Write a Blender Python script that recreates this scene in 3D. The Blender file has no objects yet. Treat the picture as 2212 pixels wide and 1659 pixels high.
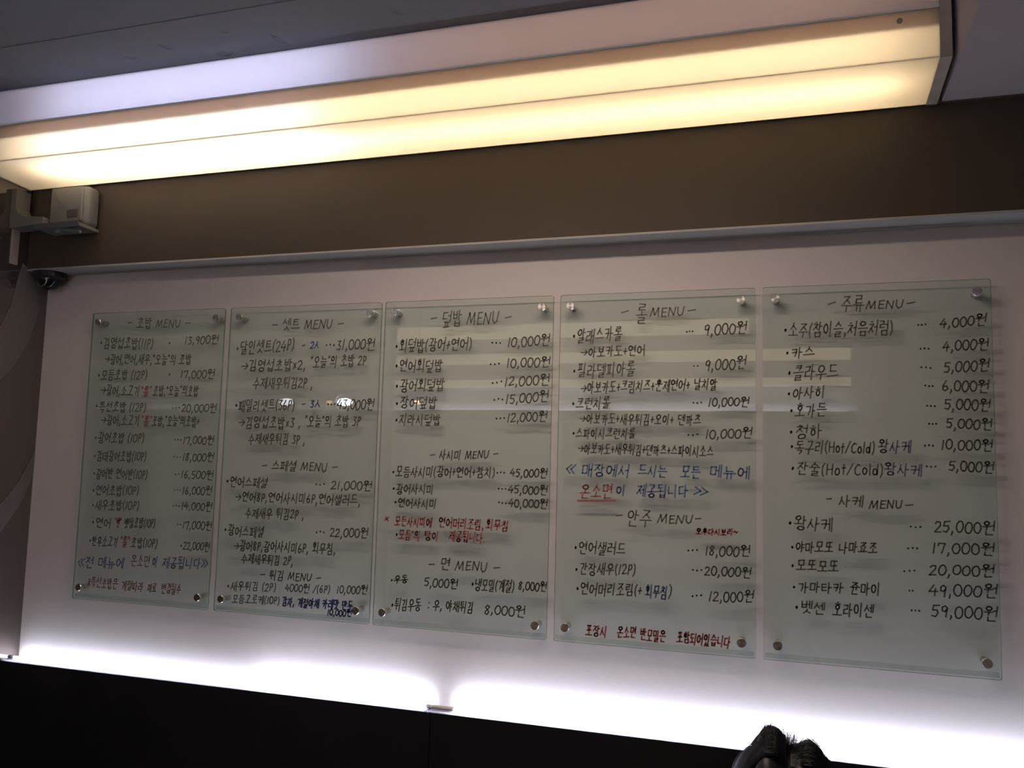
import bpy, bmesh, math, random
from mathutils import Vector, Matrix
random.seed(7)
sc = bpy.context.scene
COL = sc.collection
EYE = 1.70                      # eye level above the floor; heights below are written as metres above eye level + EYE

# ------------------------------------------------------------------ camera
cd = bpy.data.cameras.new('camera'); cam = bpy.data.objects.new('camera', cd); COL.objects.link(cam); sc.camera = cam
Rx = (0.951063815, 0.307900773, 0.025975634)       # camera right in world
Dn = (-0.005855492, 0.102008936, -0.994766249)     # camera down
Fw = (-0.308939044, 0.945934084, 0.098819918)      # camera forward
m = Matrix(((Rx[0], -Dn[0], -Fw[0], 0), (Rx[1], -Dn[1], -Fw[1], -2.5), (Rx[2], -Dn[2], -Fw[2], EYE), (0, 0, 0, 1)))
cam.matrix_world = m
cd.sensor_width = 36.0; cd.lens = 1873.0 / 2212.0 * 36.0; cd.clip_start = 0.02
# ------------------------------------------------------------------ world, exposure, room lights
w = bpy.data.worlds.new('world'); sc.world = w; w.use_nodes = True
w.node_tree.nodes['Background'].inputs[0].default_value = (0.5, 0.42, 0.42, 1)
w.node_tree.nodes['Background'].inputs[1].default_value = 0.0
vs = sc.view_settings; vs.view_transform = 'Standard'; vs.look = 'None'; vs.exposure = 0.0; vs.gamma = 1.0; vs.use_curve_mapping = False

def area(name, loc, target, size, size_y, power, color):
    l = bpy.data.lights.new(name, 'AREA'); l.shape = 'RECTANGLE'; l.size = size; l.size_y = size_y
    l.energy = power; l.color = color
    o = bpy.data.objects.new(name, l); COL.objects.link(o); o.location = loc
    o.rotation_euler = (Vector(target) - Vector(loc)).to_track_quat('-Z', 'Y').to_euler()
    return o
# warm ceiling lights of the dining room, in front of the menu wall and out of the picture
area('dining_light', (-0.70, -0.90, EYE + 0.965), (-0.70, -0.88, EYE - 1.0), 1.2, 0.14, 11.5, (1.0, 0.80, 0.66))
# cool light inside the ceiling recess towards the left wall
area('recess_light', (-2.2, -2.3, EYE + 1.2), (-2.2, -0.9, EYE + 1.15), 0.8, 0.05, 0.3, (0.55, 0.65, 1.0))

# ------------------------------------------------------------------ materials
def mat(name, color, rough=0.6, metal=0.0, emit=None, estr=0.0, bump=0.0, bscale=40.0, var=0.0, spec=0.5, vscale=3.0):
    M = bpy.data.materials.new(name); M.use_nodes = True
    nt = M.node_tree; b = nt.nodes['Principled BSDF']
    b.inputs['Base Color'].default_value = (*color, 1); b.inputs['Roughness'].default_value = rough
    b.inputs['Metallic'].default_value = metal; b.inputs['Specular IOR Level'].default_value = spec
    if emit: b.inputs['Emission Color'].default_value = (*emit, 1); b.inputs['Emission Strength'].default_value = estr
    tc = nt.nodes.new('ShaderNodeTexCoord')
    if bump:
        n = nt.nodes.new('ShaderNodeTexNoise'); n.inputs['Scale'].default_value = bscale; n.inputs['Detail'].default_value = 5
        bp = nt.nodes.new('ShaderNodeBump'); bp.inputs['Strength'].default_value = bump; bp.inputs['Distance'].default_value = 0.01
        nt.links.new(tc.outputs['Object'], n.inputs['Vector']); nt.links.new(n.outputs['Fac'], bp.inputs['Height'])
        nt.links.new(bp.outputs['Normal'], b.inputs['Normal'])
    if var:
        n = nt.nodes.new('ShaderNodeTexNoise'); n.inputs['Scale'].default_value = vscale; n.inputs['Detail'].default_value = 4
        r = nt.nodes.new('ShaderNodeMapRange'); r.inputs[3].default_value = 1 - var; r.inputs[4].default_value = 1 + var
        mx = nt.nodes.new('ShaderNodeVectorMath'); mx.operation = 'SCALE'; mx.inputs[0].default_value = color
        nt.links.new(tc.outputs['Object'], n.inputs['Vector']); nt.links.new(n.outputs['Fac'], r.inputs[0])
        nt.links.new(r.outputs[0], mx.inputs['Scale']); nt.links.new(mx.outputs[0], b.inputs['Base Color'])
    return M

def mat_mix(name, spec):
    """spec: list of (shader type, colour, roughness, weight) blended in turn"""
    M = bpy.data.materials.new(name); M.use_nodes = True; nt = M.node_tree
    nt.nodes.remove(nt.nodes['Principled BSDF']); out = nt.nodes['Material Output']
    prev = None
    for typ, c, r, wgt in spec:
        n = nt.nodes.new(typ); n.inputs['Color'].default_value = (*c, 1)
        if r is not None: n.inputs['Roughness'].default_value = r
        s = n.outputs[0]
        if prev is not None:
            mx = nt.nodes.new('ShaderNodeMixShader')
            if wgt == 'fresnel':            # Schlick reflectance of a thin sheet, the same from both sides
                g = nt.nodes.new('ShaderNodeNewGeometry'); d = nt.nodes.new('ShaderNodeVectorMath'); d.operation = 'DOT_PRODUCT'
                nt.links.new(g.outputs['Normal'], d.inputs[0]); nt.links.new(g.outputs['Incoming'], d.inputs[1]); src = d.outputs['Value']
                for op, v in (('ABSOLUTE', None), ('SUBTRACT', 1.0), ('POWER', 5.0), ('MULTIPLY_ADD', 0.96)):
                    q = nt.nodes.new('ShaderNodeMath'); q.operation = op
                    if op == 'SUBTRACT': q.inputs[0].default_value = v; nt.links.new(src, q.inputs[1])
                    else:
                        nt.links.new(src, q.inputs[0])
                        if v is not None: q.inputs[1].default_value = v
                        if op == 'MULTIPLY_ADD': q.inputs[2].default_value = 0.04
                    src = q.outputs[0]
                nt.links.new(src, mx.inputs[0])
            else: mx.inputs[0].default_value = wgt
            nt.links.new(prev, mx.inputs[1]); nt.links.new(s, mx.inputs[2]); s = mx.outputs[0]
        prev = s
    nt.links.new(prev, out.inputs[0])
    return M

M_PINK = mat('pale_pink_wall_paint', (0.70, 0.645, 0.635), 0.75, bump=0.05, bscale=90, var=0.03)
M_SOFFIT = mat('mauve_white_ceiling_paint', (0.40, 0.34, 0.35), 0.8, bump=0.08, bscale=60, var=0.04)
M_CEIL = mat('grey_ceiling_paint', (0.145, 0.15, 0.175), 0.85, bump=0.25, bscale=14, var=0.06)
M_BROWN = mat('dark_brown_laminate', (0.062, 0.047, 0.034), 0.55, var=0.04, bscale=30, bump=0.03, spec=0.2)
M_GREYTRIM = mat('grey_trim_board', (0.33, 0.33, 0.32), 0.6, var=0.04)
M_BLACK = mat('black_wainscot', (0.012, 0.012, 0.014), 0.6, spec=0.2, var=0.1)
M_BLACKP = mat('black_plastic', (0.01, 0.01, 0.01), 0.35)
M_LENS = mat('black_glossy_dome', (0.006, 0.006, 0.008), 0.06)
M_CHROME = mat('brushed_steel', (0.55, 0.54, 0.52), 0.28, metal=1.0, bump=0.04, bscale=200)
M_CAP = mat('turned_steel_cap', (0.72, 0.70, 0.66), 0.22, metal=1.0)
_nt = M_CAP.node_tree; _tg = _nt.nodes.new('ShaderNodeTangent'); _tg.direction_type = 'RADIAL'; _tg.axis = 'Y'
_nt.nodes['Principled BSDF'].inputs['Anisotropic'].default_value = 0.85; _nt.links.new(_tg.outputs[0], _nt.nodes['Principled BSDF'].inputs['Tangent'])
M_WHITEP = mat('white_plastic', (0.14, 0.135, 0.125), 0.45, bump=0.02)
M_GREYP = mat('dark_grey_badge', (0.05, 0.04, 0.04), 0.5)
M_HOUSE = mat('white_lamp_housing', (0.85, 0.84, 0.82), 0.6)
M_ENDCAP = mat('stained_grey_end_cap', (0.42, 0.36, 0.30), 0.6, var=0.35, vscale=18)
M_FLOOR = mat('dark_floor', (0.06, 0.05, 0.045), 0.5, var=0.2)
M_DARKW = mat('dark_side_wall', (0.10, 0.075, 0.07), 0.7, var=0.05)
M_WOOD = mat('pale_counter_wood', (0.42, 0.36, 0.28), 0.5, var=0.1, bump=0.03)
M_MIRROR = mat_mix('bronze_tinted_mirror', [('ShaderNodeBsdfDiffuse', (0.085, 0.072, 0.066), None, 0), ('ShaderNodeBsdfGlossy', (0.30, 0.27, 0.25), 0.03, 0.6)])
M_DUCT = mat('pale_cable_cover', (0.30, 0.25, 0.22), 0.6)
M_BAND = mat('pale_brown_band', (0.115, 0.098, 0.090), 0.5)
M_GLASS = mat_mix('green_tinted_glass', [('ShaderNodeBsdfTransparent', (0.918, 0.960, 0.945), None, 0), ('ShaderNodeBsdfGlossy', (1, 1, 1), 0.012, 'fresnel')])
M_GEDGE = mat_mix('glass_edge', [('ShaderNodeBsdfTransparent', (0.50, 0.62, 0.56), None, 0), ('ShaderNodeBsdfDiffuse', (0.24, 0.31, 0.28), None, 0.5)])
M_EDGELIGHT = mat_mix('painted_edge_light', [('ShaderNodeBsdfTransparent', (0.985, 0.99, 0.985), None, 0), ('ShaderNodeBsdfDiffuse', (0.62, 0.72, 0.68), None, 0.16)])  # pale tint that paints the light double edge at the glass foot
M_DIFF = mat_mix('warm_acrylic_diffuser', [('ShaderNodeBsdfTranslucent', (0.92, 0.89, 0.84), None, 0), ('ShaderNodeBsdfDiffuse', (0.75, 0.72, 0.68), None, 0.15)])
M_DIFC = mat_mix('white_acrylic_panel', [('ShaderNodeBsdfTranslucent', (0.85, 0.87, 0.95), None, 0), ('ShaderNodeBsdfDiffuse', (0.75, 0.74, 0.76), None, 0.3)])
M_TRAY = mat_mix('translucent_white_tray', [('ShaderNodeBsdfTranslucent', (0.75, 0.62, 0.58), None, 0), ('ShaderNodeBsdfDiffuse', (0.8, 0.78, 0.76), None, 0.5)])
M_FLANGE = mat_mix('milky_led_lip', [('ShaderNodeBsdfTransparent', (0.85, 0.85, 0.9), None, 0), ('ShaderNodeBsdfTranslucent', (0.9, 0.9, 0.95), None, 0.5)])
M_LEDGE = mat('lilac_white_ledge_board', (0.26, 0.23, 0.32), 0.5)
def glow(name, c, s): return mat(name, (0.8, 0.8, 0.8), 0.5, emit=c, estr=s)
M_TWARM = glow('warm_tube_glow', (1.0, 0.80, 0.50), 12.0)
M_WARMFILL = glow('warm_fill_tube_glow', (1.0, 0.62, 0.42), 1.9)  # added weak tube, stands in for warm spill on the upper panel
M_TCOOL = glow('cool_tube_glow', (0.86, 0.90, 1.0), 10.0)
M_TCOOL2 = glow('cool_upper_tube_glow', (0.70, 0.76, 1.0), 9.0)
M_LEDA = glow('led_glow', (0.82, 0.87, 1.0), 72.0)
M_LEDC = glow('led_glow_cove', (0.82, 0.87, 1.0), 150.0)
M_LEDB = glow('led_glow_dim', (0.82, 0.87, 1.0), 28.0)
INK = {'k': mat('black_marker_ink', (0.105, 0.10, 0.08), 0.6), 'g': mat('worn_black_marker_ink', (0.17, 0.18, 0.165), 0.6),
       'r': mat('red_marker_ink', (0.36, 0.12, 0.115), 0.6), 'q': mat('worn_red_marker_ink', (0.24, 0.14, 0.125), 0.6),
       'b': mat('blue_marker_ink', (0.10, 0.15, 0.27), 0.6), 'w': mat('faded_violet_marker_ink', (0.135, 0.125, 0.20), 0.6), 'v': mat('violet_marker_ink', (0.07, 0.09, 0.24), 0.6)}
M_HAIR = mat('black_hair', (0.012, 0.012, 0.016), 0.45)
M_SKIN = mat('skin', (0.45, 0.26, 0.19), 0.55, var=0.05)
M_SHIRT = mat('dark_shirt_cloth', (0.02, 0.02, 0.028), 0.8, bump=0.1)
M_TROUS = mat('dark_trouser_cloth', (0.025, 0.025, 0.03), 0.85, bump=0.1)

# ------------------------------------------------------------------ helpers
def tag(o, label=None, cat=None, group=None, kind=None):
    if label: o['label'] = label
    if cat: o['category'] = cat
    if group: o['group'] = group
    if kind: o['kind'] = kind
    return o
def link(name, me, mats, parent=None):
    o = bpy.data.objects.new(name, me); COL.objects.link(o)
    for q in (mats if isinstance(mats, (list, tuple)) else [mats]): me.materials.append(q)
    if parent: o.parent = parent
    return o
def finish(name, bm, mats, parent=None, smooth=False):
    me = bpy.data.meshes.new(name); bmesh.ops.recalc_face_normals(bm, faces=bm.faces); bm.to_mesh(me); bm.free()
    if smooth:
        for p in me.polygons: p.use_smooth = True
    return link(name, me, mats, parent)
def box(bm, x0, x1, y0, y1, z0, z1, bevel=0.0, seg=2):
    r = bmesh.ops.create_cube(bm, size=1.0, matrix=Matrix.Translation(((x0+x1)/2, (y0+y1)/2, (z0+z1)/2)) @ Matrix.Diagonal((x1-x0, y1-y0, z1-z0, 1)))
    if bevel:
        es = list({e for v in r['verts'] for e in v.link_edges})
        bmesh.ops.bevel(bm, geom=es, offset=bevel, segments=seg, affect='EDGES', profile=0.5)
def boxobj(name, x0, x1, y0, y1, z0, z1, m_, parent=None, bevel=0.0, seg=2, smooth=False):
    bm = bmesh.new(); box(bm, x0, x1, y0, y1, z0, z1, bevel, seg); return finish(name, bm, m_, parent, smooth)
def cyl(bm, p0, p1, r0, r1=None, n=24, caps=True):
    p0, p1 = Vector(p0), Vector(p1); d = p1 - p0; r1 = r0 if r1 is None else r1
    q = Vector((0, 0, 1)).rotation_difference(d.normalized()).to_matrix().to_4x4()
    bmesh.ops.create_cone(bm, cap_ends=caps, segments=n, radius1=r0, radius2=r1, depth=d.length, matrix=Matrix.Translation((p0+p1)/2) @ q)
def empty(name, loc, label, cat, group=None):
    o = bpy.data.objects.new(name, None); COL.objects.link(o); o.location = loc; o.empty_display_size = 0.05
    return tag(o, label, cat, group)
def under(root, *obs):
    for o in obs:
        o.parent = root; o.matrix_parent_inverse = Matrix.Translation(-Vector(root.location))
def prism(name, pts, x0, x1, m_, parent=None):
    """profile pts (y, z) extruded from x0 to x1"""
    bm = bmesh.new(); a = [bm.verts.new((x0, y, z)) for y, z in pts]; b = [bm.verts.new((x1, y, z)) for y, z in pts]
    bm.faces.new(a); bm.faces.new(b[::-1]); n = len(pts)
    for i in range(n): bm.faces.new((a[i], b[i], b[(i+1) % n], a[(i+1) % n]))
    return finish(name, bm, m_, parent)
S = 'structure'
E = EYE
XL, XR, YO = -2.653, 2.6, -3.03          # left wall, right wall, wall behind the photographer
XRC = 0.3676                              # right edge of the ceiling recess
ZJ, ZS, ZC, ZLED = E+0.675, E+0.976, E+1.235, E-0.7125

# ------------------------------------------------------------------ room
tag(boxobj('floor', XL-0.1, XR+0.1, YO-0.1, 0.1, -0.05, 0.0, M_FLOOR), kind=S)
tag(boxobj('wall_back', XL, XR, 0.0, 0.10, 0.0, ZC, M_PINK), kind=S)
wl = tag(boxobj('wall_left', XL-0.10, XL, YO-0.1, 0.1, 0.0, ZC, M_MIRROR), kind=S)
tag(boxobj('wall_right', XR, XR+0.10, YO-0.1, 0.1, 0.0, ZC, M_DARKW), kind=S)
wf = tag(boxobj('wall_front', XL, XR, YO-0.10, YO, 0.0, ZC, M_PINK), kind=S)
# ceiling: deep grey recess over the counter side, lower mauve ceiling to the right
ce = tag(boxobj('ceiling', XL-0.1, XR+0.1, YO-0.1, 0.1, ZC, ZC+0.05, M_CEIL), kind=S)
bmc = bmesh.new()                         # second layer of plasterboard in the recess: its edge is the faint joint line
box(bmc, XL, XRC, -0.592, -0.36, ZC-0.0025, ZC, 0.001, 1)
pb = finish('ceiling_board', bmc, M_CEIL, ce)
for k, (x, y, a, s) in enumerate([(-1.93, -0.44, 0.3, 0.020), (-1.78, -0.47, 0.9, 0.022), (-1.55, -0.50, 0.2, 0.014), (-1.42, -0.42, 1.2, 0.030),
                                  (-1.02, -0.47, 1.0, 0.022), (-0.88, -0.44, 0.5, 0.016), (-0.84, -0.52, 0.8, 0.018), (-1.63, -0.385, 0.1, 0.026)]):
    bm = bmesh.new()                      # flakes of lifting paint
    c, sn = math.cos(a), math.sin(a)
    P = [(-1.2, -0.15, 0.0), (-0.2, -0.35, 0.0), (1.1, -0.05, 0.0), (0.3, 0.3, 0.35), (-0.7, 0.2, 0.25)]
    v = [bm.verts.new((x+s*(c*px-sn*py), y+s*(sn*px+c*py), ZC-0.0025-s*pz*0.6)) for px, py, pz in P]
    u = [bm.verts.new((q.co.x, q.co.y, ZC-0.0015)) for q in v]
    bm.faces.new(v)
    for i in range(5): bm.faces.new((v[i], v[(i+1) % 5], u[(i+1) % 5], u[i]))
    finish('paint_flake', bm, M_CEIL, ce)
tag(boxobj('ceiling_soffit', XRC, XR, YO, 0.0, ZS, ZC, M_SOFFIT), kind=S)
# brown bulkhead above the menu wall with its grey underside board
tag(boxobj('bulkhead', XL, XR, -0.10, 0.0, ZJ+0.006, ZS, M_BROWN), kind=S)
tag(boxobj('bulkhead_upper', XL, XRC, -0.10, 0.0, ZS, ZC, M_SOFFIT), kind=S)
tag(boxobj('trim_1', XL, XR, -0.101, -0.003, ZJ, ZJ+0.007, M_GREYTRIM, bevel=0.001), kind=S)
tag(boxobj('trim_2', XL, XL+0.006, -0.178, -0.145, ZJ+0.01, E+0.815, M_DUCT, bevel=0.002), kind=S)
# black wainscot under the light strip, in two lengths meeting at a chipped seam
for i, (a, b) in enumerate([(XL, -1.0185), (-1.0165, XR)]):
    tag(boxobj('wainscot', a, b, -0.075, 0.0, 0.0, ZLED, M_BLACK, bevel=0.0015), kind=S)
# curved, slightly paler bands on the dark glossy left wall
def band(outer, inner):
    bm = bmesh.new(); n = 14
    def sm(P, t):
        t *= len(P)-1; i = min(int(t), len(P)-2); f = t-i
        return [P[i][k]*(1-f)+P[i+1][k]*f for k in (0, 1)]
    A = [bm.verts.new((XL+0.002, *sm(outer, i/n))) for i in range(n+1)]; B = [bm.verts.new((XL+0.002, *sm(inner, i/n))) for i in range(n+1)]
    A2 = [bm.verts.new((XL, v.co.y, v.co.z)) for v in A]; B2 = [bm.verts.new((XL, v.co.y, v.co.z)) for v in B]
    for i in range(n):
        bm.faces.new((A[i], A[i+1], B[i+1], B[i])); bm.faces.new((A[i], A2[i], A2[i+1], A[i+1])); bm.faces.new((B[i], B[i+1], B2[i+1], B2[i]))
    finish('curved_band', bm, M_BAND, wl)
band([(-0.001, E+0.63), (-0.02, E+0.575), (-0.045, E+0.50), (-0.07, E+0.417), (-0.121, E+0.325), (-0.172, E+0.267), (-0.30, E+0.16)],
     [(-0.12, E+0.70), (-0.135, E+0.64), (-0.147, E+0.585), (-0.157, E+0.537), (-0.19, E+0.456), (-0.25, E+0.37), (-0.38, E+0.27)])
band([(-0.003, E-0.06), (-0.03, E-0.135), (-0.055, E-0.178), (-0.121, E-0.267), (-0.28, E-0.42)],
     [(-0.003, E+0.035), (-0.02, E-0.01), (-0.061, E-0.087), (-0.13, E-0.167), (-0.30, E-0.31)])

# ------------------------------------------------------------------ light box in the ceiling recess
LX0, LX1 = XL+0.004, 0.331
lb = empty('light_box', ((LX0+LX1)/2, -0.25, E+0.96), 'long glowing ceiling light box with folded warm acrylic diffuser above the brown bulkhead', 'ceiling light')
B_, C_, D_ = (-0.35, E+1.112), (-0.35, E+0.988), (-0.112, E+0.973)
T = 0.003
f1 = prism('front_diffuser', [C_, (C_[0], B_[1]), (C_[0]+T, B_[1]), (C_[0]+T, C_[1]+0.002)], LX0, LX1, M_DIFF)
f2 = prism('bottom_diffuser', [(-0.349, E+0.988), D_, (D_[0], D_[1]+T), (-0.349, E+0.988+T)], LX0, LX1, M_DIFF)
f3 = prism('upper_panel', [(-0.351, E+1.114), (-0.351, ZC-0.001), (-0.348, ZC-0.001), (-0.348, E+1.114)], LX0, LX1, M_DIFC)
f3['label'] = 'flat white acrylic upper panel, bluish at its left end'
bk = prism('housing', [(-0.111, E+0.974), (-0.106, E+0.974), (-0.106, ZC-0.001), (-0.346, ZC-0.001), (-0.346, ZC-0.004), (-0.111, ZC-0.004)], LX0, LX1, M_HOUSE)
mo = prism('moulding', [(-0.3525, E+1.1105), (-0.3525, E+1.1155), (-0.345, E+1.1155), (-0.345, E+1.1105)], LX0, LX1, M_HOUSE)
tr = prism('tray', [(-0.347, E+1.111), (-0.112, E+1.111), (-0.112, E+1.108), (-0.334, E+1.108), (-0.334, E+1.066), (-0.337, E+1.066), (-0.337, E+1.108), (-0.347, E+1.108)], LX0, LX1, M_TRAY)
ec = prism('end_cap', [(-0.352, E+1.13), (-0.352, E+0.986), (-0.112, E+0.970), (-0.106, E+0.970), (-0.106, ZC-0.001), (-0.352, ZC-0.001)], LX1, LX1+0.026, M_ENDCAP)
ec['label'] = 'stained grey-brown end cap'
ecl = prism('end_cap', [(-0.352, E+0.986), (-0.112, E+0.970), (-0.106, ZC-0.001), (-0.352, ZC-0.001)], LX0-0.003, LX0, M_HOUSE)
bm = bmesh.new(); cyl(bm, (0.245, -0.3535, E+1.088), (0.245, -0.347, E+1.088), 0.0065, n=20); sw = finish('screw', bm, M_GREYTRIM)
under(lb, f1, f2, f3, bk, mo, tr, ec, ecl, sw)
for x0, x1, y, z, mm in [(-2.50, 0.27, -0.235, E+1.055, M_TWARM), (-2.40, -1.35, -0.26, E+1.055, M_TCOOL), (-2.35, -1.25, -0.185, E+1.185, M_TCOOL2), (-1.1, 0.25, -0.185, E+1.185, M_WARMFILL)]:  # the last tube is an added warm fill behind the upper panel
    bm = bmesh.new(); cyl(bm, (x0, y, z), (x1, y, z), 0.012, n=12); t = finish('lamp_tube', bm, mm, smooth=False); under(lb, t)

# ------------------------------------------------------------------ LED battens lying on the wainscot
def batten(x0, x1, x0g, x1g, mm, label, back=False, z0=ZLED, yw=0.0, lip=0.0055):
    """slim LED tube lying near the wall on a white ledge board with a milky front lip"""
    e = empty('led_batten', ((x0+x1)/2, yw-0.04, z0), label, 'light', None if back else 'LED battens along the foot of the menu wall')
    sg = -1 if not back else 1; yt = yw+sg*0.032
    bm = bmesh.new(); cyl(bm, (x0g, yt, z0+0.0065), (x1g, yt, z0+0.0065), 0.004, n=10); t = finish('led_tube', bm, mm)
    for u0, u1 in ((x0, x0g), (x1g, x1)):
        bm = bmesh.new(); cyl(bm, (u0, yt, z0+0.0065), (u1, yt, z0+0.0065), 0.0045, n=10); under(e, finish('end_cap', bm, M_HOUSE))
    def yb(a, b): return (min(yw+sg*a, yw+sg*b), max(yw+sg*a, yw+sg*b))
    bs = boxobj('base', x0, x1, *yb(0.0005, 0.068), z0, z0+0.0015, M_LEDGE)
    fl = boxobj('lip', x0, x1, *yb(0.068, 0.074), z0, z0+lip, M_FLANGE if not back else M_BLACK)
    under(e, t, fl, bs)
batten(-2.652, -1.656, -2.640, -1.657, M_LEDB, 'dimmer white LED batten on the black wainscot, running into the left corner')
batten(-1.655, -1.035, -1.654, -1.048, M_LEDA, 'bright white LED batten on the wainscot ending at the seam left of centre')
batten(-1.03, 0.102, -0.960, 0.101, M_LEDA, 'bright white LED batten on the wainscot, behind the seated person')
batten(0.103, 1.30, 0.104, 1.29, M_LEDA, 'white LED batten leaving the picture at bottom right')

# ------------------------------------------------------------------ handwriting: a single-stroke marker alphabet
def circ(cx, cy, rx, ry, n=12): return [(cx+rx*math.sin(2*math.pi*i/n), cy-ry*math.cos(2*math.pi*i/n)) for i in range(n+1)]
O = circ(.5, .5, .42, .42)
J = {'ㄱ': [[(.08, .1), (.88, .08), (.8, .55), (.55, .98)]], 'ㄴ': [[(.1, .05), (.12, .82), (.95, .8)]], 'ㄷ': [[(.92, .08), (.1, .12), (.1, .88), (.95, .85)]],
     'ㄹ': [[(.1, .06), (.88, .05), (.82, .44), (.14, .5), (.1, .92), (.95, .88)]], 'ㅁ': [[(.1, .08), (.12, .92), (.88, .92), (.9, .06), (.1, .1)]],
     'ㅂ': [[(.12, .02), (.15, .95), (.86, .93)], [(.88, .0), (.86, .95)], [(.13, .5), (.87, .48)]], 'ㅅ': [[(.52, .02), (.42, .45), (.05, .95)], [(.46, .42), (.95, .92)]],
     'ㅇ': [O], 'ㅈ': [[(.08, .1), (.9, .08), (.5, .5), (.05, .95)], [(.5, .48), (.95, .92)]], 'ㅊ': [[(.35, .02), (.65, .0)], [(.08, .24), (.9, .22), (.5, .58), (.05, .97)], [(.5, .56), (.95, .95)]],
     'ㅋ': [[(.08, .1), (.88, .08), (.8, .55), (.55, .98)], [(.1, .5), (.8, .46)]], 'ㅌ': [[(.92, .05), (.1, .08), (.1, .9), (.95, .88)], [(.12, .48), (.85, .46)]],
     'ㅍ': [[(.05, .1), (.95, .08)], [(.3, .1), (.34, .88)], [(.7, .1), (.66, .88)], [(.02, .92), (.98, .88)]], 'ㅎ': [[(.38, .03), (.62, .0)], [(.1, .26), (.9, .22)], circ(.5, .66, .3, .3)],
     'ㅏ': [[(.35, 0), (.32, 1)], [(.34, .48), (.95, .46)]], 'ㅑ': [[(.35, 0), (.32, 1)], [(.34, .35), (.95, .33)], [(.34, .6), (.95, .58)]], 'ㅓ': [[(.75, 0), (.72, 1)], [(.1, .46), (.72, .45)]],
     'ㅕ': [[(.75, 0), (.72, 1)], [(.1, .35), (.72, .33)], [(.1, .6), (.72, .58)]], 'ㅐ': [[(.2, .05), (.2, .95)], [(.85, 0), (.82, 1)], [(.2, .48), (.83, .47)]],
     'ㅔ': [[(.45, .05), (.43, .95)], [(.9, 0), (.87, 1)], [(.0, .46), (.43, .45)]], 'ㅖ': [[(.45, .05), (.43, .95)], [(.9, 0), (.87, 1)], [(.0, .36), (.43, .35)], [(.0, .6), (.43, .58)]], 'ㅣ': [[(.5, 0), (.46, 1)]],
     'ㅗ': [[(.5, .05), (.5, .75)], [(.02, .8), (.98, .76)]], 'ㅛ': [[(.35, .05), (.36, .75)], [(.65, .05), (.64, .75)], [(.02, .8), (.98, .76)]], 'ㅜ': [[(.02, .2), (.98, .16)], [(.5, .2), (.48, .98)]],
     'ㅠ': [[(.02, .2), (.98, .16)], [(.36, .2), (.33, .98)], [(.66, .2), (.64, .98)]], 'ㅡ': [[(.02, .5), (.98, .45)]]}
for d, s in {'ㄲ': 'ㄱ', 'ㄸ': 'ㄷ', 'ㅃ': 'ㅂ', 'ㅆ': 'ㅅ', 'ㅉ': 'ㅈ'}.items():
    J[d] = [[(x*.48, y) for x, y in p] for p in J[s]] + [[(.52+x*.48, y) for x, y in p] for p in J[s]]
J['ㅄ'] = [[(x*.5, y) for x, y in p] for p in J['ㅂ']] + [[(.52+x*.48, y) for x, y in p] for p in J['ㅅ']]
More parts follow.
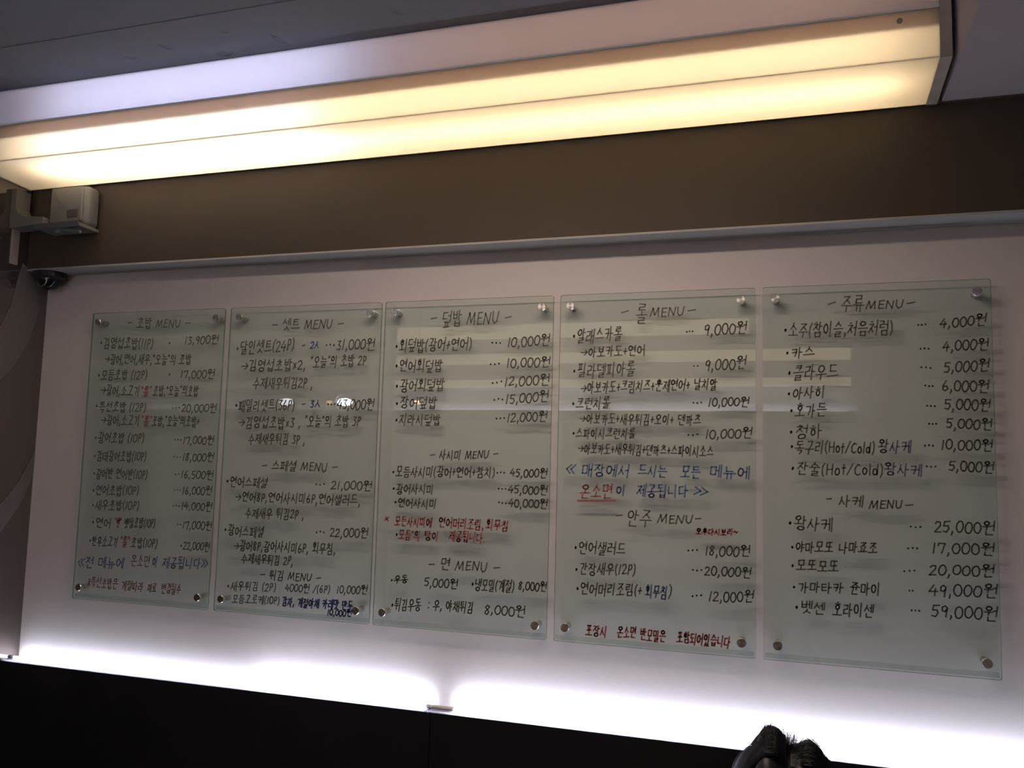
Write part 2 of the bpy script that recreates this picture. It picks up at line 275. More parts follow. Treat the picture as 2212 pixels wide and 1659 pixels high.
LT = {'0': (.62, [circ(.5, .5, .46, .5)]), '1': (.34, [[(.6, .0), (.4, 1)]]), '2': (.6, [[(.08, .22), (.3, .02), (.75, .06), (.82, .35), (.1, .95), (.98, .92)]]),
      '3': (.55, [[(.1, .08), (.85, .05), (.4, .42), (.88, .62), (.7, .95), (.1, .92)]]), '4': (.66, [[(.55, .0), (.05, .62), (.98, .58)], [(.72, .3), (.66, 1)]]),
      '5': (.6, [[(.95, .02), (.2, .04), (.15, .42), (.7, .42), (.88, .68), (.6, .97), (.1, .92)]]), '6': (.58, [[(.6, .0), (.15, .5), (.15, .85), (.5, 1), (.88, .8), (.7, .52), (.18, .6)]]),
      '7': (.6, [[(.08, .3), (.1, .08), (.9, .05), (.6, 1)]]), '8': (.58, [[(.85, .12), (.45, .0), (.15, .22), (.8, .68), (.6, .98), (.2, .9), (.2, .66), (.85, .12)]]),
      '9': (.55, [[(.85, .3), (.6, .5), (.2, .42), (.2, .12), (.6, .0), (.88, .15), (.7, 1)]]),
      'M': (.95, [[(.02, .98), (.25, .05), (.45, .85), (.8, .05), (.85, .98)]]), 'E': (.62, [[(.9, .05), (.2, .06), (.15, .95), (.9, .92)], [(.18, .48), (.8, .46)]]),
      'N': (.75, [[(.05, .98), (.15, .05), (.75, .92), (.9, .02)]]), 'U': (.72, [[(.1, .02), (.12, .7), (.4, .98), (.75, .8), (.9, .0)]]), 'H': (.66, [[(.12, .0), (.1, 1)], [(.85, .0), (.82, 1)], [(.1, .5), (.84, .48)]]),
      'P': (.55, [[(.2, 1), (.25, .02), (.75, .02), (.88, .25), (.7, .5), (.24, .52)]]), 'C': (.6, [[(.9, .15), (.5, .02), (.12, .4), (.2, .85), (.55, .98), (.9, .85)]]), 'o': (.45, [circ(.5, .68, .4, .3)]),
      't': (.42, [[(.5, .05), (.48, 1)], [(.1, .42), (.95, .38)]]), 'l': (.25, [[(.5, .0), (.48, 1)]]), 'd': (.5, [circ(.42, .7, .34, .28), [(.85, .0), (.8, 1)]]),
      '(': (.32, [[(.8, -.12), (.3, .2), (.25, .75), (.7, 1.12)]]), ')': (.32, [[(.2, -.12), (.7, .2), (.75, .75), (.3, 1.12)]]), ',': (.3, [[(.5, .85), (.58, 1.0), (.3, 1.22)]]), '.': (.25, [[(.4, .92), (.55, .98)]]),
      '·': (.42, [circ(.35, .5, .13, .075, 6)]), '˙': (.36, [circ(.3, .5, .06, .035, 5)]), '-': (.75, [[(.08, .52), (.92, .46)]]), '+': (.5, [[(.5, .25), (.48, .8)], [(.05, .54), (.95, .5)]]), '/': (.5, [[(.95, -.05), (.05, 1.05)]]),
      '→': (.85, [[(.02, .52), (.92, .5)], [(.6, .25), (.95, .5), (.55, .78)]]), '×': (.5, [[(.15, .3), (.85, .8)], [(.8, .25), (.2, .85)]]), '~': (.8, [[(.05, .6), (.3, .4), (.65, .6), (.95, .4)]]),
      '*': (.5, [[(.1, .1), (.9, .9)], [(.9, .1), (.1, .9)]]), '"': (.36, [[(.25, -.1), (.2, .12)], [(.65, -.1), (.6, .12)]]), ':': (.3, [[(.5, .3), (.5, .4)], [(.5, .75), (.5, .85)]]),
      '≪': (.9, [[(.55, .05), (.08, .5), (.5, .95)], [(.95, .05), (.5, .5), (.92, .95)]]), '≫': (.9, [[(.08, .05), (.5, .5), (.05, .95)], [(.5, .05), (.95, .5), (.48, .95)]]),
      '人': (.7, [[(.5, .0), (.42, .45), (.05, .95)], [(.46, .4), (.95, .95)]]), '_': (1.0, [[(0, .5), (1, .5)]]), ' ': (.38, [])}
CH = 'ㄱㄲㄴㄷㄸㄹㅁㅂㅃㅅㅆㅇㅈㅉㅊㅋㅌㅍㅎ'
JU = ['ㅏ', 'ㅐ', 'ㅑ', 'ㅒ', 'ㅓ', 'ㅔ', 'ㅕ', 'ㅖ', 'ㅗ', 'ㅗㅏ', 'ㅗㅐ', 'ㅗㅣ', 'ㅛ', 'ㅜ', 'ㅜㅓ', 'ㅜㅔ', 'ㅜㅣ', 'ㅠ', 'ㅡ', 'ㅡㅣ', 'ㅣ']
JO = ['', 'ㄱ', 'ㄲ', 'ㄳ', 'ㄴ', 'ㄵ', 'ㄶ', 'ㄷ', 'ㄹ', 'ㄺ', 'ㄻ', 'ㄼ', 'ㄽ', 'ㄾ', 'ㄿ', 'ㅀ', 'ㅁ', 'ㅂ', 'ㅄ', 'ㅅ', 'ㅆ', 'ㅇ', 'ㅈ', 'ㅊ', 'ㅋ', 'ㅌ', 'ㅍ', 'ㅎ']
def fit(ps, b): return [[(b[0]+x*(b[2]-b[0]), b[1]+y*(b[3]-b[1])) for x, y in p] for p in ps]
def glyph(c):
    """advance, strokes in units of the syllable height, y down from the top"""
    k = ord(c)-0xAC00
    if 0 <= k < 11172:
        i, v, f = CH[k//588], JU[(k % 588)//28], JO[k % 28]
        st = []
        if len(v) == 2:
            if f: st += fit(J[i], (.08, .0, .56, .30))+fit(J[v[0]], (.0, .33, .66, .60))+fit(J[v[1]], (.64, .0, 1, .66))+fit(J[f], (.24, .70, .88, 1))
            else: st += fit(J[i], (.08, .03, .58, .46))+fit(J[v[0]], (.0, .48, .68, .86))+fit(J[v[1]], (.66, .0, 1, 1))
        elif v in 'ㅗㅛㅜㅠㅡ':
            if f: st += fit(J[i], (.18, .0, .82, .33))+fit(J[v], (.0, .34, 1, .62))+fit(J[f], (.2, .67, .85, 1))
            else: st += fit(J[i], (.18, .02, .82, .52))+fit(J[v], (.0, .52, 1, .98))
        else:
            if f: st += fit(J[i], (.03, .04, .54, .52))+fit(J[v], (.56, .0, .98, .60))+fit(J[f], (.22, .64, .88, 1))
            else: st += fit(J[i], (.03, .12, .54, .82))+fit(J[v], (.56, .0, .98, 1))
        return 1.0, st
    a, st = LT[c]
    if c in '·˙-+→_~:': return a, fit(st, (0, 0, a, 1))
    return a, fit(st, (0, .12, a, .90))
def ribbon(V, F, pts, hw, y, ly):
    for (ax, az), (bx_, bz_) in zip(pts[:-1], pts[1:]):
        dx, dz = bx_-ax, bz_-az; L = math.hypot(dx, dz)
        if L < 1e-6: continue
        dx /= L; dz /= L; e = hw*0.55; nx, nz = -dz*hw, dx*hw; n = len(V)
        ax -= dx*e; az -= dz*e; bx2 = bx_+dx*e; bz2 = bz_+dz*e
        V += [(ax-nx, y, az-nz), (bx2-nx, y, bz2-nz), (bx2+nx, y, bz2+nz), (ax+nx, y, az+nz)]
        F.append((n, n+1, n+2, n+3))
def write(text, x0, z0, x1, z1, h, ink, parent, hw):
    text = text.replace('···', '˙˙˙').replace('··', '˙˙')
    gs = [glyph(c) for c in text]; gap = 0.10
    tot = sum(a for a, _ in gs)+gap*(len(gs)-1); L = math.hypot(x1-x0, z1-z0); ux, uz = (x1-x0)/L, (z1-z0)/L
    sx = L/tot; V, F = [], []; pos = 0.0
    for (a, st), c in zip(gs, text):
        jy = random.uniform(-.05, .05); js = random.uniform(-.06, .03); sl = 0.10+random.uniform(-.05, .05)
        for p in st:
            q = []
            for x, y in p:
                x += random.uniform(-.018, .018); y += random.uniform(-.018, .018)
                vy = (0.5-y)*(1+js)+jy
                lx = (pos+x)*sx + vy*h*sl; lz = vy*h
                q.append((x0+ux*lx, z0+uz*lx+lz))
            ribbon(V, F, q, hw, 0.0, 0.0)
        pos += a+gap
    if not F: return
    me = bpy.data.meshes.new('written_line'); me.from_pydata([(x, -0.0336, z) for x, _, z in V], [], F); me.update()
    o = link('written_line', me, INK[ink])
    if ink in 'rq': o['label'] = 'red handwriting'
    elif ink == 'b': o['label'] = 'blue handwriting'
    elif ink in 'vw': o['label'] = 'blue-violet handwriting'
    under(parent, o)

TEXT = """1k|- 초밥 MENU -|154|965|423|959|41
1k|·김영섭초밥(11P)|42|898|272|891|43
1k|·|338|893|346|893|36
1k|13,900원|403|898|541|900|35
1k|→광어,연어,새우,"오늘"의 초밥|68|839|435|832|39
1k|·모듬초밥 (12P)|42|781|255|781|39
1k|·|347|780|355|780|35
1k|17,000원|395|781|534|781|35
1k|→광어,소고기|59|728|228|724|39
1r|"롤"|234|724|277|724|39
1k|초밥,"오늘"의초밥|285|724|473|723|38
1k|·특선초밥 (12P)|42|670|259|667|39
1k|···20,000원|369|666|550|665|35
1k|→광어,소고기|71|621|237|621|39
1r|"롤"|243|621|288|621|39
1k|초밥,"오늘"의초밥+|290|621|484|619|38
1k|·광어초밥 (10P)|48|560|260|561|39
1k|···17,000원|387|557|546|556|34
1k|·감태광어초밥(10P)|50|495|275|498|39
1k|···18,000원|388|498|550|499|34
1k|·광어반 연어반(10P)|53|433|285|436|38
1k|··16,500원|398|441|553|441|34
1k|·연어초밥(10P)|55|375|253|380|38
1k|···16,000원|398|387|551|388|34
1k|·새우초밥(10P)|57|323|258|328|38
1k|···14,000원|397|334|555|336|34
1k|·연어|63|264|145|265|38
1r|"뱃"|161|267|188|268|35
1k|뱃살초밥(10P)|202|267|330|271|36
1k|··17,000원|419|272|559|273|34
1k|·한우소고기|57|198|180|201|38
1r|"롤"|190|202|227|204|38
1k|초밥(10P)|235|202|345|205|36
1k|·22,000원|439|203|555|203|33
1b|≪전 메뉴에|13|124|212|132|42
1q|온소면|240|140|319|143|40
1b|이|329|142|350|143|37
1b|제공됩니다≫|370|143|552|149|39
1q|*특선초밥은|64|59|191|58|36
1q|계절따라|207|57|298|57|34
1q|재료|315|56|353|57|31
1q|변경될수|373|57|452|59|36
2k|- 셋트 MENU -|163|944|433|940|42
2k|·달인셋트(24P)|30|867|253|875|48
2k|-|281|873|295|873|31
2b|2人|314|874|345|873|31
2k|···31,000원|370|873|547|872|42
2k|→김영섭초밥×2,|54|808|300|808|42
2k|"오늘"의 초밥 2P|317|817|519|819|41
2k|수제새우튀김2P ,|103|749|331|749|41
2k|·패밀리셋트(36P)|38|674|265|676|43
2k|-|292|679|306|680|30
2b|3人|323|681|360|681|30
2k|···43,000원|386|680|553|678|41
2k|→김영섭초밥×3 ,|56|619|292|618|41
2k|"오늘"의 초밥 3P|307|624|508|625|40
2k|수제새우튀김 3P ,|97|564|312|564|39
2k|- 스페셜 MENU -|154|478|435|477|37
2k|·연어스페셜|21|421|179|421|38
2k|··· 21,000원|356|422|558|422|36
2k|→연어8P,연어사시미6P,연어샐러드,|60|372|520|377|37
2k|수제새우 튀김2P ,|101|321|321|325|37
2k|·광어스페셜|24|262|175|261|37
2k|··· 22,000원|367|272|551|275|35
2k|→광어8P,광어사시미6P, 회무침,|64|214|440|222|37
2k|수제새우튀김 2P,|96|174|290|176|34
2k|- 튀김 MENU -|170|126|394|128|33
2g|·새우튀김 (2P)|48|83|231|89|32
2g|4000원 /(6P)  10,000원|265|90|557|102|30
2g|모듬고로케(10P)|70|43|247|48|29
2v|감자, 계절야채 카레맛 만두|256|47|509|51|31
2v|10,000원|421|25|506|28|24
3k|- 덮밥 MENU -|155|946|424|945|52
3k|·회덮밥(광어+연어)|39|863|297|867|44
3k|··· 10,000원|360|867|545|872|38
3k|·연어회덮밥|42|800|202|799|42
3k|··· 10,000원|357|802|548|808|36
3k|·광어회덮밥|46|737|211|740|42
3k|···12,000원|365|746|547|755|38
3k|·장어덮밥|48|683|188|686|40
3k|···15,000원|372|694|545|703|38
3k|·지라시덮밥|49|631|202|630|37
3k|···12,000원|381|637|542|645|35
3k|- 사시미 MENU -|171|523|393|530|32
3k|·모듬사시미(광어+연어+참치)|46|469|383|475|35
3k|··· 45,000원|389|475|546|477|31
3k|·광어사시미|49|416|187|418|34
3k|···45,000원|394|427|548|426|31
3k|·연어사시미|57|374|198|374|31
3k|···40,000원|396|386|549|386|31
3r|*|26|323|40|322|17
3r|모든사시미에|61|317|185|318|32
3r|연어머리조림,|208|322|353|317|33
3r|회무침|360|320|431|318|34
3r|·모듬"의|66|276|147|277|32
3r|탕이|162|278|209|277|31
3r|제공됩니다.|242|283|358|278|33
3k|- 면 MENU -|178|194|409|196|38
3k|·우동|55|138|112|144|26
3k|5,000원|167|139|276|140|33
3k|·냉모밀(계절)|320|142|453|143|38
3k|8,000원|466|148|552|148|32
3k|·튀김우동|61|64|159|71|39
3k|: 우, 야채튀김|181|73|328|75|35
3k|8,000원|363|73|489|73|35
4k|-|181|949|205|953|27
4k|롤|225|945|258|944|60
4k|MENU|267|946|364|948|35
4k|-|371|949|398|950|27
4k|·알래스카롤|38|880|186|886|45
4k|···|369|888|391|888|27
4k|9,000원|419|890|536|896|39
4k|→아보카도+연어|64|834|253|837|33
4k|·필라델피아롤|41|778|225|783|46
4k|··|389|789|407|788|26
4k|9,000원|422|789|534|796|39
4k|→아보카도+크림치즈+훈제연어+ 날치알|66|728|455|737|36
4k|·크런치롤|40|682|153|685|37
4k|··· 10,000원|388|685|542|688|31
4k|→아보카도+새우튀김+오이+ 덴까츠|65|639|411|636|33
4k|·스파이시크런치롤|43|594|228|596|32
4k|··· 10,000원|374|595|550|601|33
4k|→아보카도+새우튀김+덴까츠+스파이시소스|62|552|446|549|33
4b|≪ 매장에서|25|491|212|490|39
4b|드시는|237|492|318|490|36
4b|모든|357|491|411|491|37
4b|메뉴에|436|495|543|494|37
4r|온소면|69|428|164|430|46
4r|_|62|400|172|404|16
4b|이|174|435|202|435|31
4b|제공됩니다|233|435|377|438|37
4b|≫|392|440|433|438|33
4k|-|173|362|194|363|26
4k|안주|207|359|277|357|52
4k|MENU|294|358|391|361|33
4k|-|396|362|415|363|25
4r|오후다시보리~|399|328|512|331|19
4k|·연어샐러드|55|267|204|269|39
4k|··· 18,000원|376|276|544|281|34
4k|·간장새우(12P)|59|206|233|214|36
4k|···20,000원|389|223|547|224|32
4k|·연어머리조림(+|63|151|252|159|37
4b|회무침|261|157|322|156|37
4k|)|324|158|335|159|40
4k|··· 12,000원|388|153|553|160|35
4r|포장시|92|36|154|37|33
4r|온소면|183|38|236|41|33
4r|반모밀은|248|38|318|36|34
4r|포함되어있습니다|349|39|492|36|33
5k|-|167|952|189|958|25
5k|주류|203|955|260|950|48
5k|MENU|265|948|357|947|31
5k|-|363|949|386|951|25
5k|·소주(참이슬,처음처럼)|55|884|330|887|43
5k|···|389|890|413|891|25
5k|4,000원|443|894|551|899|33
5k|·카스|59|821|134|825|32
5k|···|393|828|420|827|24
5k|4,000원|448|832|555|837|34
5k|·클라우드|64|765|193|771|44
5k|···|394|778|424|777|24
5k|5,000원|450|778|555|781|37
5k|·아사히|63|709|160|715|34
5k|···|403|730|427|730|24
5k|6,000원|445|730|553|728|37
5k|·호가든|69|664|162|664|39
5k|···|406|677|431|677|24
5k|5,000원|449|681|555|680|36
5k|·청하|67|606|151|611|41
5k|···|410|631|433|632|24
5k|5,000원|452|632|558|630|33
5k|·독구리(Hot/Cold)|70|566|281|567|38
5w|왕사케|289|570|369|571|36
5k|···|399|575|425|575|24
5k|10,000원|439|578|558|578|33
5k|·잔술(Hot/Cold)|71|507|301|509|39
5w|왕사케|303|512|393|509|35
5k|···|402|521|430|520|24
5k|5,000원|456|525|559|520|34
5k|-|159|429|174|429|24
5k|사케|190|423|251|425|31
5k|MENU|266|419|345|420|29
5k|-|351|420|372|421|24
5k|·왕사케|63|361|175|363|39
5k|···|361|365|393|366|24
5k|25,000원|419|369|557|370|38
5k|·야마모또 나마죠조|70|299|284|307|30
5k|···|354|310|384|312|23
5k|17,000원|412|315|555|316|36
5k|·모또모또|70|250|189|254|31
5k|···|344|252|377|254|23
5k|20,000원|405|258|554|265|33
5k|·가마타카|73|194|200|198|29
5k|쥰마이|216|201|289|202|34
5k|··|356|203|370|204|23
5k|49,000원|403|207|559|213|37
5k|·벳센|79|141|154|143|34
5k|호라이센|173|144|272|146|38
5k|···|360|153|384|154|23
5k|59,000원|408|157|558|159|38"""
BOARDS = [(-2.402, -1.840, (-2.366, -1.868, -2.366, -1.875), 'leftmost glass menu board, smallest crowded black writing, blue and faint red lines at its foot'),
          (-1.8175, -1.250, (-1.775, -1.287, -1.783, -1.291), 'second glass menu board from the left, dark blue words at its foot'),
          (-1.2375, -0.682, (-1.199, -0.7147, -1.201, -0.714), 'middle glass menu board, two pinkish red lines below the 사시미 MENU prices'),
          (-0.6605, -0.100, (-0.627, -0.1385, -0.625, -0.137), 'fourth glass menu board, large blue sentence and underlined red word in its middle'),
          (-0.081, 0.485, (-0.047, 0.451, -0.044, 0.451), 'rightmost glass menu board listing drinks under 주류 MENU and 사케 MENU')]
GT, GB = E+0.5235, E-0.4845
roots = []
scr_me = {}
for bi, (xa, xb, sx, lab) in enumerate(BOARDS):
    r = empty('menu_board', ((xa+xb)/2, -0.03, GB), lab, 'menu board', 'glass menu boards on the wall')
    bm = bmesh.new(); box(bm, xa, xb, -0.033, -0.026, GB, GT)
    es_ = boxobj('painted_light_strip', xa+0.004, xb-0.004, -0.0258, -0.0252, GB+0.004, GB+0.017, M_EDGELIGHT); under(r, es_)  # added strip: the bottom edge's light and shadow line put into colour
    vert = [e for e in bm.edges if abs((e.verts[0].co-e.verts[1].co).y) > 0.001]
    bmesh.ops.bevel(bm, geom=vert, offset=0.006, segments=3, affect='EDGES', profile=0.5)
    for f in bm.faces: f.material_index = 0 if abs(f.normal.y) > 0.9 else 1
    bmesh.ops.recalc_face_normals(bm, faces=bm.faces)
    for f in bm.faces: f.material_index = 0 if abs(f.normal.y) > 0.9 else 1
    g = finish('glass_sheet', bm, [M_GLASS, M_GEDGE]); under(r, g)
    for k, (x, z) in enumerate([(sx[0], E+0.4885), (sx[1], E+0.4885), (sx[2], E-0.4435), (sx[3], E-0.4445)]):
        bm = bmesh.new(); cyl(bm, (x, -0.0258, z), (x, -0.0002, z), 0.009, n=20); st = finish('standoff', bm, M_CHROME, smooth=False); under(r, st)
        if 'cap' not in scr_me:
            bm = bmesh.new(); cyl(bm, (0, 0.0055, 0), (0, -0.0055, 0), 0.0125, n=32); cyl(bm, (0, -0.0055, 0), (0, -0.0070, 0), 0.0125, 0.0114, n=32)
            cp = finish('cap', bm, M_CAP); scr_me['cap'] = cp.data
        else: cp = bpy.data.objects.new('cap', scr_me['cap']); COL.objects.link(cp)
        cp.parent = st; cp.location = (x, -0.0390, z); cp.rotation_euler = (0, random.uniform(0, 6.28), 0)
    roots.append((r, xa))
for ln in TEXT.strip().split('\n'):
    pc, t, x0, z0, x1, z1, h = ln.split('|'); i = int(pc[0])-1
    P0 = (-2.40, -1.8155, -1.2355, -0.6585, -0.079)[i]
    hw = {0: 0.0017, 1: 0.0019, 2: 0.0019, 3: 0.0018, 4: 0.0018}[i]*(1.15 if pc[1] in 'rbv' else 1.0)
    if t == '_': hw = 0.003
    write(t, P0+int(x0)/1000, GB+0.001+int(z0)/1000, P0+int(x1)/1000, GB+0.001+int(z1)/1000, int(h)/1000*0.97, pc[1], roots[i][0], hw)

# ------------------------------------------------------------------ white unit high in the left corner
wu = empty('wall_unit', (-2.32, -0.10, E+0.80), 'white plastic wall unit with rounded corners below the left end of the light box', 'appliance')
b1 = boxobj('body', -2.505, -2.335, -0.165, -0.101, E+0.808, E+0.953, M_WHITEP, bevel=0.02, seg=5, smooth=True)
b2 = boxobj('front_cover', -2.492, -2.352, -0.171, -0.160, E+0.822, E+0.948, M_WHITEP, bevel=0.005, seg=3, smooth=True)
b3 = boxobj('badge', -2.414, -2.367, -0.173, -0.170, E+0.838, E+0.866, M_GREYP, bevel=0.001)
b4 = prism('bottom_tray', [(-0.205, E+0.812), (-0.103, E+0.808), (-0.103, E+0.797), (-0.19, E+0.799)], -2.53, -2.335, M_WHITEP)
bm = bmesh.new(); PP = [(-2.652, .953), (-2.629, .953), (-2.629, .885), (-2.615, .862), (-2.585, .848), (-2.50, .842), (-2.50, .818), (-2.60, .812), (-2.652, .810)]
va = [bm.verts.new((x, -0.19, E+z)) for x, z in PP]; vb = [bm.verts.new((x, -0.13, E+z)) for x, z in PP]
bm.faces.new(va); bm.faces.new(vb[::-1])
for i in range(len(PP)): bm.faces.new((va[i], vb[i], vb[(i+1) % len(PP)], va[(i+1) % len(PP)]))
b5 = finish('mounting_bracket', bm, M_WHITEP)
bm = bmesh.new(); cyl(bm, (-2.455, -0.16, E+0.800), (-2.455, -0.16, E+0.785), 0.018, 0.014, n=24); b6 = finish('knob', bm, M_WHITEP)
bm = bmesh.new(); cyl(bm, (-2.42, -0.17, E+0.797), (-2.335, -0.185, E+0.779), 0.008, 0.005, n=12); b7 = finish('lever', bm, M_WHITEP)
under(wu, b1, b2, b3, b4, b5, b6, b7)

# ------------------------------------------------------------------ black dome camera in the corner under the bulkhead
dc = empty('dome_camera', (-2.60, -0.065, ZJ), 'black dome security camera in the upper left corner under the bulkhead', 'camera')
bm = bmesh.new(); cyl(bm, (-2.588, -0.056, ZJ-0.0005), (-2.588, -0.056, ZJ-0.020), 0.055, 0.057, n=36); cyl(bm, (-2.588, -0.056, ZJ-0.020), (-2.588, -0.056, ZJ-0.026), 0.057, 0.046, n=36); base = finish('base', bm, M_BLACKP, smooth=False)
bm = bmesh.new(); bmesh.ops.create_uvsphere(bm, u_segments=32, v_segments=16, radius=0.040, matrix=Matrix.Translation((-2.588, -0.056, ZJ-0.024)))
bmesh.ops.delete(bm, geom=[v for v in bm.verts if v.co.z > ZJ-0.0235], context='VERTS'); dm = finish('dome', bm, M_LENS, smooth=True)
bm = bmesh.new()
for i in range(24):
    a0, a1 = math.pi*(-0.85+0.9*i/24), math.pi*(-0.85+0.9*(i+1)/24)
    cc = Vector((-2.580, -0.099, ZJ-0.036)); cyl(bm, cc+Vector((math.cos(a0)*0.022, 0, math.sin(a0)*0.022)), cc+Vector((math.cos(a1)*0.022, 0, math.sin(a1)*0.022)), 0.0016, n=6)
rg = finish('lens_ring', bm, M_CHROME); rg['label'] = 'shiny chrome lens ring'
under(dc, base, dm, rg)

# ------------------------------------------------------------------ behind the photographer: what the glass boards mirror
sh = tag(boxobj('shelf_ledge', XL, 0.34, YO, YO+0.09, E+0.33, E+0.375, M_BLACK), 'black wall ledge behind the photographer carrying a light strip', 'ledge')
batten(XL+0.01, 0.335, XL+0.03, 0.32, M_LEDC, 'white LED batten on the black ledge behind the photographer', True, E+0.375, YO, 0.016)
for k, (z0, z1, x1, lab) in enumerate([(0.545, 0.60, 0.33, 'lowest'), (0.70, 0.775, 0.33, 'middle'), (0.87, 0.97, -0.25, 'highest')]):
    e = empty('bar_lamp', (-1.1, YO, E+z0), 'warm bar lamp on the wall behind the photographer, the %s of three' % lab, 'lamp', 'bar lamps on the wall behind the photographer')
    a = boxobj('back_plate', XL+0.02, x1, YO+0.001, YO+0.02, E+z0, E+z1, M_HOUSE); b = boxobj('diffuser', XL+0.03, x1-0.01, YO+0.02, YO+0.035, E+z0+0.003, E+z1-0.003, glow('bar_lamp_glow_'+lab, (1.0, 0.80, 0.50), 1.1), bevel=0.004)
    under(e, a, b)
ct = empty('serving_counter', (-1.0, YO+0.17, 0), 'pale wooden serving counter against the wall behind the photographer', 'counter')
under(ct, boxobj('cabinet', -1.60, 0.08, YO+0.005, YO+0.30, 0.0, E-0.61, M_WOOD), boxobj('countertop', -1.62, 0.10, YO+0.001, YO+0.33, E-0.61, E-0.575, M_WOOD, bevel=0.004))
# small spot lamp on the left wall and a bare bulb pendant, both mirrored in the boards
sl = empty('spot_lamp', (-2.652, -2.0, E+0.38), 'small bright white spot lamp on an arm from the left wall', 'lamp')
bm = bmesh.new(); cyl(bm, (-2.652, -2.04, E+0.40), (-2.49, -2.04, E+0.40), 0.009, n=14); h1 = finish('arm', bm, M_BLACKP)
bm = bmesh.new(); cyl(bm, (-2.46, -2.06, E+0.375), (-2.46, -1.99, E+0.360), 0.03, 0.055, n=24, caps=False); h3 = finish('head', bm, M_BLACKP); under(sl, h3)
bm = bmesh.new(); bmesh.ops.create_uvsphere(bm, u_segments=24, v_segments=12, radius=0.028, matrix=Matrix.Translation((-2.46, -2.0, E+0.365)) @ Matrix.Diagonal((1.6, 0.6, 0.8, 1))); h2 = finish('bulb', bm, glow('spot_glow', (0.75, 0.85, 1.0), 60.0), smooth=True)
under(sl, h1, h2)
pl = empty('pendant_lamp', (-2.33, -2.72, ZC), 'small pendant lamp hanging on a thin cord from the ceiling recess', 'lamp')
bm = bmesh.new(); cyl(bm, (-2.33, -2.72, ZC-0.001), (-2.33, -2.72, E+0.47), 0.002, n=8); p1 = finish('cord', bm, M_BLACKP)
bm = bmesh.new(); cyl(bm, (-2.33, -2.72, E+0.43), (-2.33, -2.72, E+0.47), 0.05, 0.012, n=24, caps=False); p2 = finish('lamp_shade', bm, M_CHROME)
bm = bmesh.new(); bmesh.ops.create_uvsphere(bm, u_segments=20, v_segments=12, radius=0.02, matrix=Matrix.Translation((-2.33, -2.72, E+0.428))); p3 = finish('bulb', bm, glow('bulb_glow', (1.0, 0.72, 0.4), 22.0), smooth=True)
under(pl, p1, p2, p3)

# ------------------------------------------------------------------ bench and seated person
PX, PY = -0.026, -0.60
bn = empty('bench', (0, -0.35, 0), 'black upholstered bench along the menu wall under the seated person', 'bench')
under(bn, boxobj('seat', -1.6, 1.6, -0.66, -0.076, 0.345, 0.385, M_BLACKP, bevel=0.015, seg=3), boxobj('plinth', -1.55, 1.55, -0.55, -0.08, 0.0, 0.345, M_BLACK))
hz = E-0.658                                # centre of the head
pr = empty('person', (PX, PY+0.04, 0.415), 'seated person with black centre-parted hair, only the head top showing at bottom right', 'person')
def skinmesh(name, V, Ed, R, m_, sub=2, root=0):
    me = bpy.data.meshes.new(name); me.from_pydata(V, Ed, []); o = link(name, me, m_)
    bpy.context.view_layer.objects.active = o
    md = o.modifiers.new('skin', 'SKIN'); md.use_smooth_shade = True
    sv = me.skin_vertices[0].data if me.skin_vertices else None
    if sv is None:
        bm = bmesh.new(); bm.from_mesh(me); bm.verts.layers.skin.verify(); bm.to_mesh(me); bm.free(); sv = me.skin_vertices[0].data
    for i, r in enumerate(R): sv[i].radius = (r, r) if not isinstance(r, tuple) else r; sv[i].use_root = (i == root)
    s = o.modifiers.new('sub', 'SUBSURF'); s.levels = sub; s.render_levels = sub
    return o
V = []; Ed = []; R = []
def nd(x, y, z, r, p=None):
    V.append((PX+x, PY+y, z)); R.append(r)
    if p is not None: Ed.append((p, len(V)-1))
    return len(V)-1
sh_z = hz-0.29
pel = nd(0, 0.06, 0.560, (0.13, 0.12)); bel = nd(0, 0.06, 0.66, (0.14, 0.11), pel); che = nd(0, 0.05, sh_z-0.10, (0.155, 0.115), bel); nk0 = nd(0, 0.04, sh_z+0.03, (0.075, 0.07), che)
nk = nd(0, 0.03, hz-0.17, 0.055, nk0); chin = nd(0, 0.0, hz-0.07, (0.058, 0.075), nk); hm = nd(0, 0.0, hz-0.01, (0.076, 0.088), chin); ht = nd(0, 0.015, hz+0.045, (0.060, 0.072), hm)
for s in (-1, 1):
    a = nd(s*0.165, 0.05, sh_z-0.02, 0.052, che); b = nd(s*0.20, 0.02, sh_z-0.28, 0.042, a); c = nd(s*0.15, -0.20, 0.60, 0.030, b); d = nd(s*0.13, -0.25, 0.585, (0.036, 0.018), c)
    for j, (fx, fl) in enumerate([(-0.027, 0.062), (-0.009, 0.072), (0.009, 0.068), (0.027, 0.052)]):
        e1 = nd(s*0.13+fx, -0.285, 0.590, 0.0085, d); e2 = nd(s*0.13+fx*1.1, -0.285-fl*0.55, 0.588, 0.008, e1); nd(s*0.13+fx*1.1, -0.285-fl, 0.574, 0.007, e2)
    t1 = nd(s*0.13-s*0.036, -0.245, 0.590, 0.0095, d); nd(s*0.13-s*0.058, -0.275, 0.585, 0.008, t1)
    l1 = nd(s*0.10, 0.02, 0.522, 0.085, pel); l2 = nd(s*0.12, -0.36, 0.50, 0.062, l1); l3 = nd(s*0.12, -0.40, 0.30, 0.052, l2); l4 = nd(s*0.12, -0.37, 0.085, 0.036, l3); nd(s*0.13, -0.50, 0.035, 0.032, l4)
body = skinmesh('body', V, Ed, R, M_SKIN)
under(pr, body)
V = []; Ed = []; R = []
a0 = nd(0, 0.06, 0.575, (0.14, 0.13)); a1 = nd(0, 0.06, 0.66, (0.155, 0.122), a0); a2 = nd(0, 0.05, sh_z-0.10, (0.168, 0.127), a1); nd(0, 0.045, sh_z+0.01, (0.09, 0.085), a2)
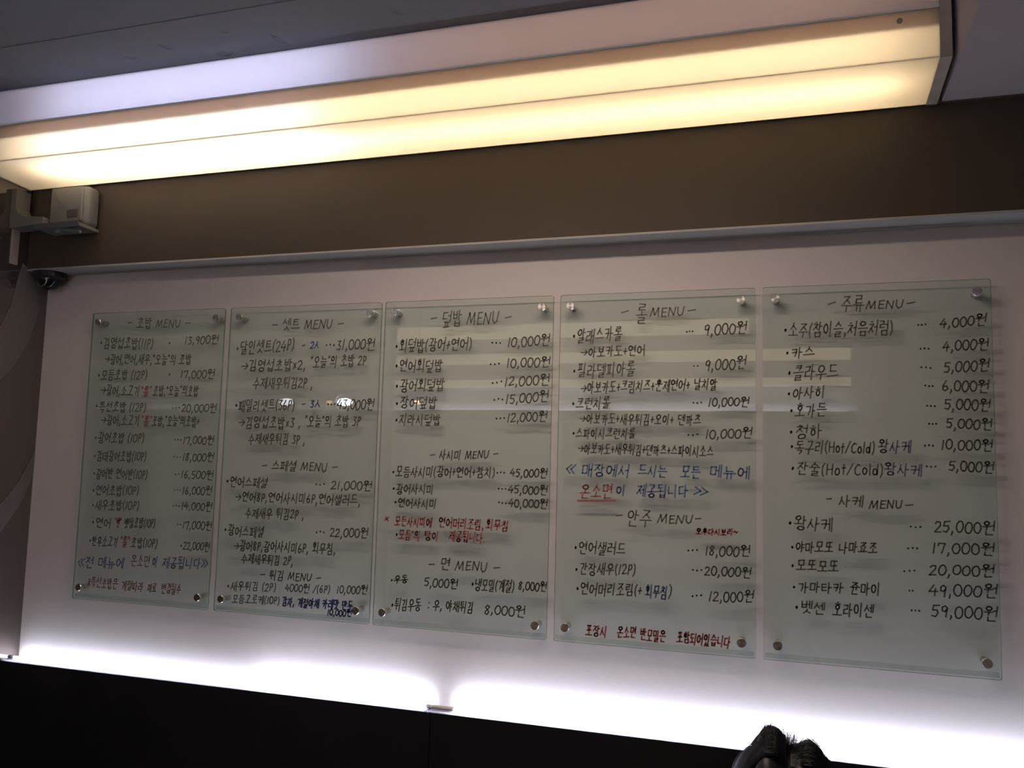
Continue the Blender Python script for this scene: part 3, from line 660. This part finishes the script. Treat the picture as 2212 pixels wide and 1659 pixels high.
for s in (-1, 1):
    b0 = nd(s*0.165, 0.05, sh_z-0.02, 0.064, a2); b1 = nd(s*0.20, 0.02, sh_z-0.28, 0.054, b0); nd(s*0.16, -0.15, 0.61, 0.042, b1)
under(pr, skinmesh('shirt', V, Ed, R, M_SHIRT))
V = []; Ed = []; R = []
a0 = nd(0, 0.06, 0.565, (0.14, 0.125))
for s in (-1, 1):
    b0 = nd(s*0.10, 0.02, 0.522, 0.093, a0); b1 = nd(s*0.12, -0.36, 0.49, 0.072, b0); b2 = nd(s*0.12, -0.40, 0.30, 0.064, b1); nd(s*0.12, -0.38, 0.11, 0.052, b2)
under(pr, skinmesh('trousers', V, Ed, R, M_TROUS))
for s in (-1, 1):
    bm = bmesh.new(); bmesh.ops.create_uvsphere(bm, u_segments=16, v_segments=8, radius=0.012, matrix=Matrix.Translation((PX+s*0.032, PY-0.084, hz-0.034)) @ Matrix.Diagonal((1.2, 0.6, 0.7, 1)))
    under(pr, finish('eye', bm, M_LENS, smooth=True))
    bm = bmesh.new(); bmesh.ops.create_uvsphere(bm, u_segments=12, v_segments=8, radius=0.03, matrix=Matrix.Translation((PX+s*0.082, PY+0.01, hz-0.02)) @ Matrix.Diagonal((0.35, 0.7, 1.05, 1)))
    under(pr, finish('ear', bm, M_SKIN, smooth=True))
bm = bmesh.new(); cyl(bm, (PX, PY-0.084, hz-0.030), (PX, PY-0.100, hz-0.066), 0.008, 0.015, n=14); under(pr, finish('nose', bm, M_SKIN, smooth=True))
bm = bmesh.new(); bmesh.ops.create_uvsphere(bm, u_segments=14, v_segments=8, radius=0.022, matrix=Matrix.Translation((PX, PY-0.076, hz-0.088)) @ Matrix.Diagonal((1, 0.4, 0.3, 1)))
under(pr, finish('mouth', bm, mat('lips', (0.35, 0.12, 0.10), 0.5), smooth=True))
# hair: a cap with a centre parting, and strands rising from it
PART = 0.012
def hair_r(u):      # u: unit direction from head centre
    x = u.x - PART*8; k = math.exp(-(x/0.14)**2)*max(0.0, u.z)
    return 0.112 + 0.016*max(0, u.z)*(1-abs(u.x)) - 0.021*k + 0.020*max(0, u.z)*math.exp(-((u.x+0.24)/0.17)**2) + 0.006*max(0, u.z)*math.exp(-((u.x-0.36)/0.16)**2)
bm = bmesh.new(); bmesh.ops.create_icosphere(bm, subdivisions=5, radius=1.0)
for v in list(bm.verts):
    u = v.co.normalized(); r = hair_r(u)*(1+0.02*math.sin(40*math.atan2(u.x, u.y)+6*u.z))
    v.co = Vector((u.x*r*0.98, u.y*r*1.03+0.012, u.z*r))
bmesh.ops.delete(bm, geom=[v for v in bm.verts if (v.co.y < -0.05 and v.co.z < -0.014) or v.co.z < -0.075], context='VERTS')
for v in bm.verts: v.co += Vector((PX, PY, hz))
hair = finish('hair', bm, M_HAIR, smooth=True); under(pr, hair)
V = []; F = []
def strand(pts, r):
    n0 = len(V)
    for i, p in enumerate(pts):
        rr = r*(1-0.8*i/(len(pts)-1))
        for k in range(3):
            a = 2.1*k; V.append((p.x+rr*math.cos(a), p.y+rr*math.sin(a), p.z+rr*math.sin(a+1)*0.5))
    for i in range(len(pts)-1):
        for k in range(3):
            a, b = n0+3*i+k, n0+3*i+(k+1) % 3; F.append((a, b, b+3, a+3))
C0 = Vector((PX, PY+0.012, hz))
for n in range(3600):                       # combed strands falling from the parting to both sides
    y = random.uniform(-0.07, 0.085); s = random.choice((-1, 1)); lift = abs(random.gauss(0, 0.0045)); end = random.uniform(0.7, 1.5)
    pts = []
    for i in range(9):
        t = i/8; a = s*(0.04+end*t); u = Vector((math.sin(a), y/0.11*(1-0.1*t), math.cos(a))).normalized()
        r = hair_r(u)+0.002+lift*math.sin(math.pi*min(1, t*1.2))
        pts.append(C0+Vector((PART*(1-t), 0, 0))+Vector((u.x*r*0.98, u.y*r*1.03, u.z*r)))
    strand(pts, 0.00045)
for n in range(260):                        # loose wisps standing up at the parting
    x0 = PART+random.gauss(0, 0.008); y0 = random.uniform(-0.03, 0.05); ang = random.gauss(0.10, 0.45); L = random.uniform(0.018, 0.054)
    u = Vector((x0/0.11, y0/0.11, 1)).normalized(); p = C0+u*(hair_r(u)-0.004); pts = []
    for i in range(6):
        t = i/5; pts.append(p+Vector((math.sin(ang*(1+0.5*t))*L*t, random.uniform(-1, 1)*0.0006, math.cos(ang*(1+0.5*t))*L*t)))
    strand(pts, 0.0007)
for n in range(90):                         # tuft on the left dome
    x0 = -0.020+random.gauss(0, 0.006); u = Vector((x0/0.11, random.uniform(-.3, .4), 1)).normalized(); p = C0+u*hair_r(u); pts = []
    ang = random.gauss(-0.25, 0.3); L = random.uniform(0.008, 0.020)
    for i in range(5):
        t = i/4; pts.append(p+Vector((math.sin(ang+0.9*t)*L*t+ -0.006*t, 0, math.cos(ang)*L*t)))
    strand(pts, 0.0009)
me = bpy.data.meshes.new('hair_strands'); me.from_pydata(V, [], F); me.update()
hs = link('hair_strands', me, M_HAIR); hs['kind'] = 'stuff'; under(pr, hs)
